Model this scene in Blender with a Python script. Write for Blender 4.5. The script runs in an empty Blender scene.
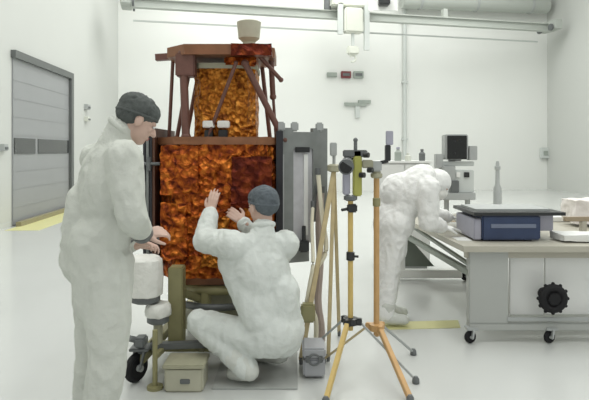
import bpy, bmesh, math, random
from mathutils import Vector, Matrix, noise
random.seed(7)
S = bpy.context.scene
COL = S.collection
V = Vector
F = 560.0; CH = 1.5; HOR = 150.0          # focal length in px of a 589 px wide frame, eye height, horizon row

def P(px, py, Y):                          # point at depth Y seen at a pixel
    return V(((px-294.5)/F*Y, Y, CH-(py-HOR)/F*Y))

# ------------------------------------------------------------------ materials
def nodes(name):
    m = bpy.data.materials.new(name); m.use_nodes = True
    nt = m.node_tree
    return m, nt, nt.nodes['Principled BSDF']

def mat(name, col, rough=0.5, metal=0.0, var=0.06, scale=6.0, bump=0.0, bscale=40.0, dist=0.01, coat=0.0):
    m, nt, b = nodes(name)
    N, L = nt.nodes, nt.links
    b.inputs['Roughness'].default_value = rough
    b.inputs['Metallic'].default_value = metal
    if coat: b.inputs['Coat Weight'].default_value = coat
    tc = N.new('ShaderNodeTexCoord')
    nz = N.new('ShaderNodeTexNoise'); nz.inputs['Scale'].default_value = scale; nz.inputs['Detail'].default_value = 4
    L.new(tc.outputs['Object'], nz.inputs['Vector'])
    mx = N.new('ShaderNodeMix'); mx.data_type = 'RGBA'
    mx.inputs[6].default_value = (*[c*(1-var) for c in col], 1)
    mx.inputs[7].default_value = (*[min(1, c*(1+var)) for c in col], 1)
    L.new(nz.outputs['Fac'], mx.inputs[0]); L.new(mx.outputs[2], b.inputs['Base Color'])
    if bump:
        n2 = N.new('ShaderNodeTexNoise'); n2.inputs['Scale'].default_value = bscale; n2.inputs['Detail'].default_value = 5
        L.new(tc.outputs['Object'], n2.inputs['Vector'])
        bp = N.new('ShaderNodeBump'); bp.inputs['Strength'].default_value = bump; bp.inputs['Distance'].default_value = dist
        L.new(n2.outputs['Fac'], bp.inputs['Height']); L.new(bp.outputs['Normal'], b.inputs['Normal'])
    return m

def foil(name, c1, c2, c3, rough=0.34, metal=0.75, scale=26.0, bs=0.9):
    m, nt, b = nodes(name)
    N, L = nt.nodes, nt.links
    b.inputs['Roughness'].default_value = rough; b.inputs['Metallic'].default_value = metal
    tc = N.new('ShaderNodeTexCoord')
    vo = N.new('ShaderNodeTexVoronoi'); vo.inputs['Scale'].default_value = scale
    nz = N.new('ShaderNodeTexNoise'); nz.inputs['Scale'].default_value = scale*0.7; nz.inputs['Detail'].default_value = 6; nz.inputs['Distortion'].default_value = 0.8
    L.new(tc.outputs['Object'], nz.inputs['Vector'])
    L.new(tc.outputs['Object'], vo.inputs['Vector'])
    cr = N.new('ShaderNodeValToRGB')
    e = cr.color_ramp.elements
    e[0].position = 0.33; e[0].color = (*c1, 1); e[1].position = 0.68; e[1].color = (*c3, 1)
    k = cr.color_ramp.elements.new(0.5); k.color = (*c2, 1)
    L.new(nz.outputs['Fac'], cr.inputs['Fac']); L.new(cr.outputs['Color'], b.inputs['Base Color'])
    ad = N.new('ShaderNodeMath'); ad.operation = 'ADD'
    L.new(vo.outputs['Distance'], ad.inputs[0]); L.new(nz.outputs['Fac'], ad.inputs[1])
    bp = N.new('ShaderNodeBump'); bp.inputs['Strength'].default_value = bs; bp.inputs['Distance'].default_value = 0.03
    L.new(ad.outputs[0], bp.inputs['Height']); L.new(bp.outputs['Normal'], b.inputs['Normal'])
    return m

M = {}
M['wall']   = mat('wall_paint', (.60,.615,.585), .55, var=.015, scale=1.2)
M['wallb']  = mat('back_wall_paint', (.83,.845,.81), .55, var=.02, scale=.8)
M['floor']  = mat('floor_epoxy', (.60,.615,.595), .22, var=.03, scale=1.1, coat=.15)
M['ceil']   = mat('ceiling_paint', (.85,.87,.85), .7, var=.01)
M['door']   = mat('door_grey', (.31,.32,.325), .45, var=.05, scale=2)
M['doorfr'] = mat('door_frame_grey', (.13,.14,.135), .5)
M['pane']   = mat('dark_pane', (.05,.055,.055), .15)
M['yellow'] = mat('floor_yellow', (.68,.66,.33), .5)
M['hazard'] = mat('threshold_dark', (.30,.27,.16), .5)
M['steel']  = mat('painted_grey', (.42,.44,.43), .45, var=.08)
M['steelD'] = mat('dark_grey_steel', (.14,.15,.15), .45, var=.1)
M['girder'] = mat('girder_grey', (.47,.50,.46), .5, var=.05, scale=1)
M['pale']   = mat('pale_equipment', (.70,.72,.64), .5, var=.06)
M['white']  = mat('white_enamel', (.84,.85,.82), .4, var=.02)
M['black']  = mat('black_rubber', (.007,.007,.008), .8, var=.2)
M['blackp'] = mat('black_plastic', (.02,.022,.022), .35, var=.2)
M['red']    = mat('dark_red_paint', (.20,.045,.05), .5)
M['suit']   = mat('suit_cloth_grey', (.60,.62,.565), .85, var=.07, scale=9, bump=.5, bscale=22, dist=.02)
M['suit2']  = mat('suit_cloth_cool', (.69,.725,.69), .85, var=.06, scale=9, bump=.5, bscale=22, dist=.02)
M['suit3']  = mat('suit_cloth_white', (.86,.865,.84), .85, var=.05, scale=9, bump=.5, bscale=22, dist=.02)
M['boot']   = mat('boot_cover', (.66,.68,.63), .8, bump=.3)
M['skin']   = mat('skin', (.60,.38,.29), .5, var=.08, scale=20)
M['skinp']  = mat('skin_pale', (.62,.43,.35), .5, var=.08, scale=20)
M['lip']    = mat('lip', (.42,.18,.16), .5)
M['eye']    = mat('eye_white', (.8,.8,.78), .25)
M['cap']    = mat('cap_dark_mesh', (.085,.095,.09), .85, var=.35, scale=30, bump=.5, bscale=60)
M['cap2']   = mat('cap_blue_grey', (.11,.13,.145), .85, var=.35, scale=30, bump=.5, bscale=60)
M['foil']   = foil('copper_blanket', (.11,.014,.004), (.38,.080,.008), (.68,.21,.028), scale=22)
M['foil2']  = foil('amber_blanket', (.19,.050,.006), (.45,.15,.015), (.72,.30,.05), scale=26)
M['maroon'] = foil('maroon_blanket', (.045,.004,.003), (.13,.018,.006), (.25,.05,.01), scale=16)
M['truss']  = mat('truss_brown', (.155,.070,.052), .5, metal=.1, var=.25, scale=26)
M['ringm']  = mat('ring_brown', (.24,.105,.05), .45, metal=.3, var=.4, scale=9)
M['cells']  = mat('solar_cells', (.018,.018,.022), .3, var=.4, scale=20)
M['umber']  = mat('panel_edge_umber', (.10,.04,.02), .5, var=.3, scale=20)
M['panel']  = mat('panel_grey', (.23,.245,.235), .45, metal=.1, var=.3, scale=9)
M['panelL'] = mat('panel_light', (.56,.56,.58), .45, var=.2, scale=14)
M['olive']  = mat('olive_paint', (.30,.28,.14), .5, var=.2, scale=12)
M['olivel'] = mat('pale_olive_paint', (.40,.39,.28), .5, var=.2, scale=12)
M['khaki']  = mat('khaki_block', (.50,.49,.38), .55, var=.12, scale=14)
M['ivory']  = mat('ivory_wrap', (.82,.82,.77), .7, var=.05, bump=.6, bscale=18, dist=.02)
M['ywood']  = mat('yellow_varnish', (.62,.45,.15), .4, var=.2, scale=16)
M['owood']  = mat('amber_wood', (.56,.34,.14), .4, var=.2, scale=16)
M['twood']  = mat('pale_tan_wood', (.56,.46,.26), .5, var=.25, scale=14)
M['brass']  = mat('yellow_green_enamel', (.42,.42,.10), .4, var=.15)
M['lavender'] = mat('lavender_grey', (.40,.40,.47), .5, var=.15)
M['blue']   = mat('navy_case', (.030,.050,.115), .4, var=.25, scale=10)
M['bluel']  = mat('blue_grey_band', (.17,.20,.28), .4)
M['tabletop'] = mat('table_laminate', (.47,.45,.375), .4, var=.1, scale=4)
M['tablegrey'] = mat('table_panel_grey', (.43,.445,.42), .5, var=.03, scale=3)
M['tgreen'] = mat('grey_green_rail', (.26,.29,.25), .5, var=.1)
M['dgreen'] = mat('dark_green_plate', (.17,.195,.165), .5, var=.2)
M['tan']    = mat('tan_pole', (.36,.29,.20), .5)
M['pink']   = mat('pale_pink_cloth', (.80,.755,.72), .8, bump=.5, bscale=14, dist=.02)
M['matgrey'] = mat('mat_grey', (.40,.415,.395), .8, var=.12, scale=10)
M['case']   = mat('grey_case_plastic', (.40,.41,.43), .5, var=.1)
M['hose']   = mat('cream_hose', (.80,.76,.60), .5, var=.1)
M['mauve']  = mat('mauve_hose', (.42,.34,.30), .6, var=.2)
M['wallgr'] = mat('wall_fixture_grey', (.36,.40,.36), .5)
M['pipe']   = mat('pipe_grey', (.62,.655,.63), .5, var=.03)
M['screen'] = mat('dark_screen', (.006,.008,.006), .2)

# ------------------------------------------------------------------ mesh helpers
def box(bm, c, size, rot=None, bevel=0.0):
    r = bmesh.ops.create_cube(bm, size=1.0)
    vs = r['verts']
    mt = Matrix.Translation(V(c)) @ (rot.to_4x4() if rot is not None else Matrix.Identity(4)) @ Matrix.Diagonal((*size, 1))
    bmesh.ops.transform(bm, matrix=mt, verts=vs)
    if bevel:
        es = list({e for v in vs for e in v.link_edges})
        bmesh.ops.bevel(bm, geom=es, offset=bevel, segments=2, affect='EDGES', clamp_overlap=True)

def boxp(bm, lo, hi, bevel=0.0):
    lo, hi = V(lo), V(hi)
    box(bm, (lo+hi)/2, [abs(hi[i]-lo[i]) for i in range(3)], None, bevel)

def frame_of(d):
    d = d.normalized()
    up = V((0,0,1)) if abs(d.z) < .95 else V((0,1,0))
    x = d.cross(up).normalized(); y = x.cross(d).normalized()
    return Matrix((x, y, d)).transposed()      # columns x, y, d

def tube(bm, a, b, r1, r2=None, n=14):
    a, b = V(a), V(b); r2 = r1 if r2 is None else r2
    d = b-a
    mt = Matrix.Translation((a+b)/2) @ frame_of(d).to_4x4()
    bmesh.ops.create_cone(bm, cap_ends=True, segments=n, radius1=r1, radius2=r2, depth=d.length, matrix=mt)

def bar(bm, a, b, w, h, bevel=0.0):           # rectangular bar between two points
    a, b = V(a), V(b); d = b-a
    box(bm, (a+b)/2, (w, h, d.length), frame_of(d), bevel)

def ball(bm, c, rad, rot=None, sub=3):
    if not hasattr(rad, '__len__'): rad = (rad,)*3
    mt = Matrix.Translation(V(c)) @ (rot.to_4x4() if rot is not None else Matrix.Identity(4)) @ Matrix.Diagonal((*rad, 1))
    bmesh.ops.create_icosphere(bm, subdivisions=sub, radius=1.0, matrix=mt)

def cap(bm, a, b, r1, r2=None):               # tapered capsule, closed
    a, b = V(a), V(b); r2 = r1 if r2 is None else r2
    ball(bm, a, r1, None, 2); ball(bm, b, r2, None, 2)
    if (b-a).length > 1e-4: tube(bm, a, b, r1*.99, r2*.99, 16)

def torus(bm, c, R, r, axis=(0,0,1), n=40, k=12, a0=0.0, a1=2*math.pi):
    c = V(c); fr = frame_of(V(axis))
    full = abs(a1-a0-2*math.pi) < 1e-6
    rings = []
    for i in range(n if full else n+1):
        t = a0+(a1-a0)*i/n
        o = V((math.cos(t), math.sin(t), 0))
        rings.append([bm.verts.new(c + fr @ (o*(R+r*math.cos(2*math.pi*j/k)) + V((0,0,r*math.sin(2*math.pi*j/k))))) for j in range(k)])
    m = len(rings)
    for i in range(m if full else m-1):
        A, B = rings[i], rings[(i+1) % m]
        for j in range(k): bm.faces.new((A[j], B[j], B[(j+1) % k], A[(j+1) % k]))
    if not full:
        bm.faces.new(rings[0]); bm.faces.new(rings[-1][::-1])

def lathe(bm, c, prof, n=28, axis=(0,0,1)):   # prof: list of (radius, height)
    c = V(c); fr = frame_of(V(axis))
    rings = []
    for r, z in prof:
        rings.append([bm.verts.new(c + fr @ V((max(r, 1e-4)*math.cos(2*math.pi*j/n), max(r, 1e-4)*math.sin(2*math.pi*j/n), z))) for j in range(n)])
    for A, B in zip(rings, rings[1:]):
        for j in range(n): bm.faces.new((A[j], A[(j+1) % n], B[(j+1) % n], B[j]))
    bm.faces.new(rings[0][::-1]); bm.faces.new(rings[-1])

def path_tube(bm, pts, r, k=8):
    pts = [V(p) for p in pts]
    sm = []
    for i in range(len(pts)-1):               # catmull-rom
        p0, p1, p2, p3 = pts[max(i-1,0)], pts[i], pts[i+1], pts[min(i+2, len(pts)-1)]
        for s in range(8):
            t = s/8
            sm.append(.5*((2*p1)+(p2-p0)*t+(2*p0-5*p1+4*p2-p3)*t*t+(3*p1-p0-3*p2+p3)*t**3))
    sm.append(pts[-1])
    rings = []
    for i, p in enumerate(sm):
        d = sm[min(i+1, len(sm)-1)]-sm[max(i-1, 0)]
        fr = frame_of(d)
        rings.append([bm.verts.new(p + fr @ V((r*math.cos(2*math.pi*j/k), r*math.sin(2*math.pi*j/k), 0))) for j in range(k)])
    for A, B in zip(rings, rings[1:]):
        for j in range(k): bm.faces.new((A[j], A[(j+1) % k], B[(j+1) % k], B[j]))
    bm.faces.new(rings[0][::-1]); bm.faces.new(rings[-1])

def prism(bm, pts, z0, z1):                   # polygon in XY extruded
    lo = [bm.verts.new((p[0], p[1], z0)) for p in pts]; hi = [bm.verts.new((p[0], p[1], z1)) for p in pts]
    n = len(pts)
    bm.faces.new(lo[::-1]); bm.faces.new(hi)
    for i in range(n): bm.faces.new((lo[i], lo[(i+1) % n], hi[(i+1) % n], hi[i]))

def root_loc(o):
    p = V((0,0,0))
    while o is not None:
        p += o.location; o = o.parent
    return p

def B(): return bmesh.new()

def finish(name, bm, m, parent=None, loc=None, smooth=True):
    """links one mesh object; the bmesh is in world coordinates"""
    bmesh.ops.recalc_face_normals(bm, faces=bm.faces)
    me = bpy.data.meshes.new(name)
    off = root_loc(parent) if parent is not None else (V(loc) if loc is not None else V((0,0,0)))
    bmesh.ops.translate(bm, verts=bm.verts, vec=-off)
    bm.to_mesh(me); bm.free()
    me.materials.append(m)
    if smooth:
        for p in me.polygons: p.use_smooth = True
        try: me.set_sharp_from_angle(angle=math.radians(38))
        except Exception: pass
    o = bpy.data.objects.new(name, me); COL.objects.link(o)
    if parent is not None: o.parent = parent
    elif loc is not None: o.location = V(loc)
    return o

def tag(o, label, cat, group=None):
    o['label'] = label; o['category'] = cat
    if group: o['group'] = group
    return o

def thing(name, loc, label, cat, group=None):
    o = bpy.data.objects.new(name, None); COL.objects.link(o)
    o.empty_display_size = .1
    o.location = V(loc)
    return tag(o, label, cat, group)

def struct(o): o['kind'] = 'structure'; return o

def copy_tree(o, parent=None):
    c = o.copy(); COL.objects.link(c)
    if parent is not None: c.parent = parent
    for ch in list(o.children): copy_tree(ch, c)
    return c

# ------------------------------------------------------------------ the room
def lw(Y): return -5.55-.0633*(Y-11.0)                       # left wall X at depth Y
BL = V((lw(19.3), 19.3, 0)); BR = V((9.70, 21.5, 0))
RN = V((9.70+.053*24.5, -3.0, 0)); LN = V((lw(-3), -3.0, 0))
HC = 8.6
def quad_wall(name, a, b, inward, m, t=.15, h=HC):
    bm = B(); a, b = V(a), V(b); n = V(inward).normalized()*-t
    prism(bm, [a, b, b+n, a+n], 0, h)
    return struct(finish(name, bm, m, smooth=False))
bm = B(); prism(bm, [LN+V((-.15,0,0)), RN+V((.15,0,0)), BR+V((.15,.2,0)), BL+V((-.15,.2,0))], -.1, 0); struct(finish('floor', bm, M['floor'], smooth=False))
bm = B(); prism(bm, [LN+V((-.15,0,0)), RN+V((.15,0,0)), BR+V((.15,.2,0)), BL+V((-.15,.2,0))], HC, HC+.1); struct(finish('ceiling', bm, M['ceil'], smooth=False))
ln = V((1, .0633, 0)).normalized()
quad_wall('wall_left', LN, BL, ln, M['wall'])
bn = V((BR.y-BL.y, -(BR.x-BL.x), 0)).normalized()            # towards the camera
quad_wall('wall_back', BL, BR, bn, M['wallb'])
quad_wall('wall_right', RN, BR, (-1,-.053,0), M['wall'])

# roller door in the left wall
def onl(Y, z, out=0.0): return V((lw(Y), Y, z)) + ln*out
dl = V((-.0633, 1, 0)).normalized()
D0, D1, DH = 10.99, 14.2, 3.31
def lbox(bm, y0, y1, z0, z1, o0, o1):
    prism(bm, [onl(y0,0,o0), onl(y1,0,o0), onl(y1,0,o1), onl(y0,0,o1)], z0, z1)
bm = B(); lbox(bm, D0, D1, 0.02, DH, .002, .03)
for k in range(1, 9): lbox(bm, D0, D1, k*.36-.006, k*.36+.006, .03, .036)
door = struct(finish('door_1', bm, M['door'], smooth=False))
bm = B(); lbox(bm, D0-.05, D1+.18, DH, DH+.15, .002, .10)
lbox(bm, D1, D1+.18, 0, DH, .002, .10)
finish('door_frame', bm, M['doorfr'], door, smooth=False)
for y0, y1 in ((D0+.03, 12.05), (12.2, D1-.05)):
    bm = B(); lbox(bm, y0, y1, 1.42, 1.74, .028, .045); finish('window_pane', bm, M['pane'], door, smooth=False)
bm = B(); lbox(bm, D0-.05, D1+.1, 0.0, .09, .10, .2); finish('threshold', bm, M['hazard'], door, smooth=False)
bm = B(); prism(bm, [onl(10.4,0,.12), onl(14.6,0,.12), onl(14.6,0,.75), onl(10.4,0,.75)], 0.0, .004)
struct(finish('trim_1', bm, M['yellow'], smooth=False))
# yellow tape on the floor by the table
bm = B(); a, b = P(372, 327, 0), None
prism(bm, [(.62,4.66), (1.40,4.72), (1.44,4.93), (.62,4.86)], 0.0, .003)
struct(finish('trim_2', bm, M['yellow'], smooth=False))
# baseboards
bm = B(); lbox(bm, -2.9, D0-.08, 0, .1, .002, .02); lbox(bm, D1+.2, 19.2, 0, .1, .002, .02)
struct(finish('baseboard_left', bm, M['wall'], smooth=False))

# small boxes on the left wall
def wallbox(name, px, py, w, h, d, m, label, cat, grp=None):
    t = (px-294.5)/F                           # ray meets the left wall
    Y = (-5.55+.0633*11)/(t+.0633); z = CH-(py-HOR)/F*Y
    bm = B(); lbox(bm, Y-w/2, Y+w/2, z-h/2, z+h/2, .002, d)
    o = finish(name, bm, m, loc=onl(Y, z, .002)); tag(o, label, cat, grp)
    bm = B(); lbox(bm, Y-w*.3, Y+w*.3, z-h*.3, z+h*.1, d, d+.02); finish('cover', bm, M['steelD'], o)
wallbox('switch_box', 85.5, 107, .26, .14, .10, M['steel'], 'upper grey switch box on wall right of roller door', 'switch box')
wallbox('switch_box', 85.5, 119, .24, .12, .10, M['pale'], 'lower pale switch box on wall right of roller door', 'switch box')
wallbox('wall_button', 2, 147.5, .16, .13, .08, M['steel'], 'grey push button box on wall left of roller door', 'button box')

# back wall fixtures
def onb(px, py, out=0.0):
    t = (px-294.5)/F; s = (BR.y-BL.y)/(BR.x-BL.x)
    Y = (BL.y-s*BL.x)/(1-s*t)
    p = V((t*Y, Y, CH-(py-HOR)/F*Y)); return p + bn*out
bx = V((BR.x-BL.x, BR.y-BL.y, 0)).normalized()
brot = Matrix((bx, -bn, V((0,0,1)))).transposed()
def bbox(bm, px, py, w, h, d, out=0.0, bev=0.0):
    box(bm, onb(px, py, out+d/2+.002), (w, d, h), brot, bev)
for px, w, m, lab in ((331.5, .36, 'wallgr', 'long grey sign box on back wall, left of the dark red one'),
                      (345.5, .36, 'red', 'dark red sign box high on the back wall'),
                      (358, .36, 'wallgr', 'dark grey sign box on back wall, right of the dark red one')):
    bm = B(); bbox(bm, px, 75, w, .25 if m == 'red' or px > 350 else .16, .12, 0, .01)
    o = tag(finish('sign_box', bm, M[m], loc=onb(px, 75)), lab, 'sign box', 'sign boxes on the back wall')
    bm = B(); bbox(bm, px, 75, w*.7, .1, .02, .12); finish('sign_face', bm, M['steelD'] if px > 340 else M['wallgr'], o)
bm = B(); bbox(bm, 355, 104.5, .8, .12, .12); bbox(bm, 364, 102, .45, .12, .12)
o = tag(finish('wall_bracket', bm, M['wallgr'], loc=onb(357, 104)), 'grey green T shaped bracket on back wall above the tripods', 'bracket')
bm = B(); bbox(bm, 357, 111, .16, .5, .10); finish('stem', bm, M['pipe'], o)
bm = B(); a = onb(404, -60, .08); b = onb(404, 185, .08); b.x, b.y = a.x, a.y; b.z = .02; a.z = HC-.02
tube(bm, a, b, .065)
o = tag(finish('wall_pipe', bm, M['pipe'], loc=b), 'thin grey vertical pipe running up the back wall', 'pipe')
for z in (1.9, 4.0, 6.2):
    bm = B(); box(bm, V((a.x, a.y, z)), (.22, .14, .06), brot); finish('pipe_clamp', bm, M['pipe'], o)
bm = B(); bbox(bm, 543.5, 153, .34, .42, .14, 0, .02)
o = tag(finish('outlet_box', bm, M['pipe'], loc=onb(543.5, 153)), 'pale grey outlet box on wall near right corner', 'outlet box')
bm = B(); bbox(bm, 543.5, 153, .16, .16, .03, .14); finish('cover', bm, M['wallgr'], o)

# overhead crane: girder, trolley, end carriage
G0 = P(122, 2.5, 16.65); G1 = P(553, 28, 20.15); gd = (G1-G0); gz = G0.z
G1.z = gz
t = thing('bridge_crane', (G0+G1)/2, 'long grey overhead crane girder spanning below the ceiling', 'crane')
gdir = (G1-G0).normalized(); gn = V((gdir.y, -gdir.x, 0))
grot = Matrix((gdir, -gn, V((0,0,1)))).transposed()
L = (G1-G0).length; mid = (G0+G1)/2
bm = B(); box(bm, mid, (L, .10, .22), grot); box(bm, mid+V((0,0,.12)), (L, .26, .03), grot); box(bm, mid+V((0,0,-.12)), (L, .24, .03), grot)
finish('girder', bm, M['girder'], t, smooth=False)
bm = B(); box(bm, mid-gn*.45+V((0,0,-.42)), (L-.6, .04, .05), grot)
finish('cable_rail', bm, M['pipe'], t, smooth=False)
for s in (-1, 1):
    c = mid+gdir*s*(L/2-.12)
    bm = B(); box(bm, c+V((0,0,.05)), (.3, .9, .34), grot, .02); finish('end_carriage', bm, M['girder'], t)
    for q in (-.3, .3):
        bm = B(); tube(bm, c+gdir*.18*-s-gn*q+V((0,0,-.05)), c+gdir*.24*-s-gn*q+V((0,0,-.05)), .12); finish('wheel', bm, M['steelD'], t)
bm = B()
c = G0+gdir*((P(443, 10, 19.3).x-G0.x)/gdir.x)+V((0,0,.27)); box(bm, c, (.16, .2, .3), grot); finish('bracket', bm, M['girder'], t)
# hoist on the girder
hs = G0+gdir*((P(349, 20, 18.2).x-G0.x)/gdir.x)
t = thing('crane_hoist', hs, 'pale grey hoist unit hanging from overhead girder', 'hoist')
bm = B(); box(bm, hs+V((0,0,.42)), (1.35, .9, .42), grot, .04); finish('trolley', bm, M['pale'], t)
bm = B(); box(bm, hs+gn*.4+V((0,0,-.25)), (.62, .35, .8), grot, .05); finish('motor_housing', bm, M['pale'], t)
for s in (-.42, .47):
    bm = B(); box(bm, hs+gn*.4+gdir*s+V((0,0,-.42 if s > 0 else -.2)), (.17, .1, 1.5 if s > 0 else 1.0), grot); finish('guide_rail', bm, M['pipe'], t)
bm = B(); tube(bm, hs+gn*.4+V((0,0,-.6)), hs+gn*.4+V((0,0,-1.15)), .05); finish('chain', bm, M['pipe'], t)
bm = B(); box(bm, hs+gn*.4+V((0,0,-1.2)), (.4, .2, .28), grot, .05); torus(bm, hs+gn*.4+V((0,0,-1.46)), .10, .03, axis=gn, n=24, k=8, a0=.6, a1=5.4)
finish('hook_block', bm, M['pale'], t)
bm = B(); tube(bm, hs-gdir*.72+V((0,0,.16)), hs-gdir*.72+V((0,0,.6)), .12, .12); finish('motor', bm, M['steelD'], t)
# lamp above the girder, at the very top of the frame
c = P(384, 2, 17.2)
t = thing('hanging_lamp', V((c.x, c.y, HC)), 'black hanging floodlight with white surround at top of frame', 'lamp')
bm = B(); box(bm, c+V((0,0,.1)), (.34, .3, .42), None, .03); finish('lamp_housing', bm, M['blackp'], t)
bm = B(); boxp(bm, c+V((-.45,.16,-.22)), c+V((.45,.22,.5))); finish('lamp_surround', bm, M['white'], t)
bm = B(); tube(bm, c+V((0,.1,.3)), V((c.x, c.y+.1, HC)), .035); finish('hanger', bm, M['girder'], t)
# ventilation duct along the back wall
a = onb(398, -2, .45); b = onb(540, -2, .45); zz = 6.9
a.z = b.z = zz
bm = B(); tube(bm, a, b, .28, .28, 20)
o = tag(finish('air_duct', bm, M['girder'], loc=(a+b)/2), 'round pale grey air duct along the top of back wall', 'duct')
for q in (.12, .5, .88):
    p = a.lerp(b, q); bm = B(); tube(bm, p-bx*.04, p+bx*.04, .31, .31, 20); tube(bm, p+V((0,0,.2)), V((p.x, p.y, HC)), .025); finish('duct_collar', bm, M['steel'], o)

# ------------------------------------------------------------------ people
def bake(name, bm, m, parent, voxel, it=4, wr=0.0, ws=5.0, stretch=(1,1,.55), seed=0.0, fac=.5):
    """closed shapes -> one continuous smoothed surface, with cloth folds"""
    bmesh.ops.recalc_face_normals(bm, faces=bm.faces)
    me = bpy.data.meshes.new('tmp'); bm.to_mesh(me); bm.free()
    o = bpy.data.objects.new('tmp', me); COL.objects.link(o)
    md = o.modifiers.new('r', 'REMESH'); md.mode = 'VOXEL'; md.voxel_size = voxel
    if it:
        sm = o.modifiers.new('s', 'SMOOTH'); sm.factor = fac; sm.iterations = it
    dg = bpy.context.evaluated_depsgraph_get(); dg.update()
    res = bpy.data.meshes.new_from_object(o.evaluated_get(dg))
    bpy.data.objects.remove(o); bpy.data.meshes.remove(me)
    if wr:
        nr = [v.normal.copy() for v in res.vertices]
        for v, n in zip(res.vertices, nr):
            q = V((v.co.x*ws*stretch[0], v.co.y*ws*stretch[1], v.co.z*ws*stretch[2])) + V((seed, seed*.7, 0))
            w = noise.noise(q)
            q2 = q*2.3 + V((3.1, 1.7, w*1.2))
            r = 1-abs(noise.noise(q2))*2.2
            v.co += n*wr*(.7*w + .65*r)
    off = root_loc(parent)
    for v in res.vertices: v.co -= off
    res.name = name
    res.materials.clear(); res.materials.append(m)
    for p in res.polygons: p.use_smooth = True
    ob = bpy.data.objects.new(name, res); COL.objects.link(ob); ob.parent = parent
    return ob

def hand(bm, wrist, fwd, palm, side, curl=.5, s=1.0, thumb=.6):
    """palm and five bent fingers; palm = direction the palm looks to, side = +1 / -1 for the thumb side"""
    wrist = V(wrist); fwd = V(fwd).normalized(); palm = V(palm); palm = (palm-fwd*palm.dot(fwd)).normalized()
    lat = fwd.cross(palm).normalized()*side                  # towards the thumb
    ks = []
    for i, o in enumerate((.030, .010, -.011, -.030)):
        k = wrist+(fwd*(.092-.004*abs(i-1.2))+lat*o)*s
        ks.append(k)
        cap(bm, wrist+(fwd*.012+lat*o*.55)*s, k, .0135*s, .0115*s)
    cap(bm, wrist-fwd*.03*s, wrist+fwd*.02*s, .027*s, .025*s)
    for i, (k, ln_) in enumerate(zip(ks, (.074, .083, .077, .060))):
        a = k; ang = curl*(.45+.08*i)
        sp = lat*(.10-.07*i)
        for j, fr in enumerate((.46, .30, .24)):
            d = (fwd*math.cos(ang)+palm*math.sin(ang)+sp*.6).normalized()
            b = a+d*ln_*fr*s
            cap(bm, a, b, (.0098-.0012*j)*s, (.0088-.0014*j)*s)
            a = b; ang += curl*(.75-.1*j)
    a = wrist+(fwd*.022+lat*.022)*s
    d0 = (fwd*.62+lat*.70+palm*.30*thumb).normalized()
    b = a+d0*.042*s; cap(bm, a, b, .0155*s, .0125*s)
    d1 = (fwd*.80+lat*.36+palm*.55*thumb).normalized(); c = b+d1*.034*s; cap(bm, b, c, .0118*s, .0105*s)
    d2 = (fwd*.86+lat*.10+palm*.75*thumb).normalized(); cap(bm, c, c+d2*.026*s, .0102*s, .008*s)

def head(bm, c, fwd, up):
    """skull, jaw, nose, ears, brow; c = skull centre. returns the frame"""
    c = V(c); f = V(fwd).normalized(); u = V(up); u = (u-f*u.dot(f)).normalized(); r = f.cross(u).normalized()
    fr = Matrix((r, f, u)).transposed()
    g = lambda x, y, z: c + fr @ V((x, y, z))
    ball(bm, g(0,-.008,.022), (.076,.096,.088), fr)
    ball(bm, g(0,.026,-.035), (.062,.066,.080), fr)
    ball(bm, g(0,.052,-.088), (.034,.036,.030), fr)           # chin
    ball(bm, g(0,.070,.018), (.058,.024,.016), fr)            # brow
    cap(bm, g(0,.088,.004), g(0,.110,-.030), .009, .014)      # nose
    cap(bm, g(-.014,.094,-.033), g(.014,.094,-.033), .009)
    cap(bm, g(-.018,.084,-.064), g(.018,.084,-.064), .010)    # mouth
    for s in (-1, 1):
        ball(bm, g(s*.040,.066,-.020), (.020,.020,.018), fr)  # cheeks
        ball(bm, g(s*.080,-.006,-.010), (.012,.022,.034), fr) # ears
    return fr, g

def face_parts(root, g, fr):
    for s in (-1, 1):
        bm = B(); ball(bm, g(s*.031,.0845,.002), (.013,.009,.008), fr, 2)
        e = finish('eye', bm, M['eye'], root)
        bm = B(); ball(bm, g(s*.031,.0925,.002), (.006,.003,.006), fr, 2); finish('iris', bm, M['blackp'], e)
    bm = B(); cap(bm, g(-.020,.0925,-.062), g(.020,.0925,-.062), .0050); cap(bm, g(-.014,.0915,-.070), g(.014,.0915,-.070), .0055)
    finish('lips', bm, M['lip'], root)

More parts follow.
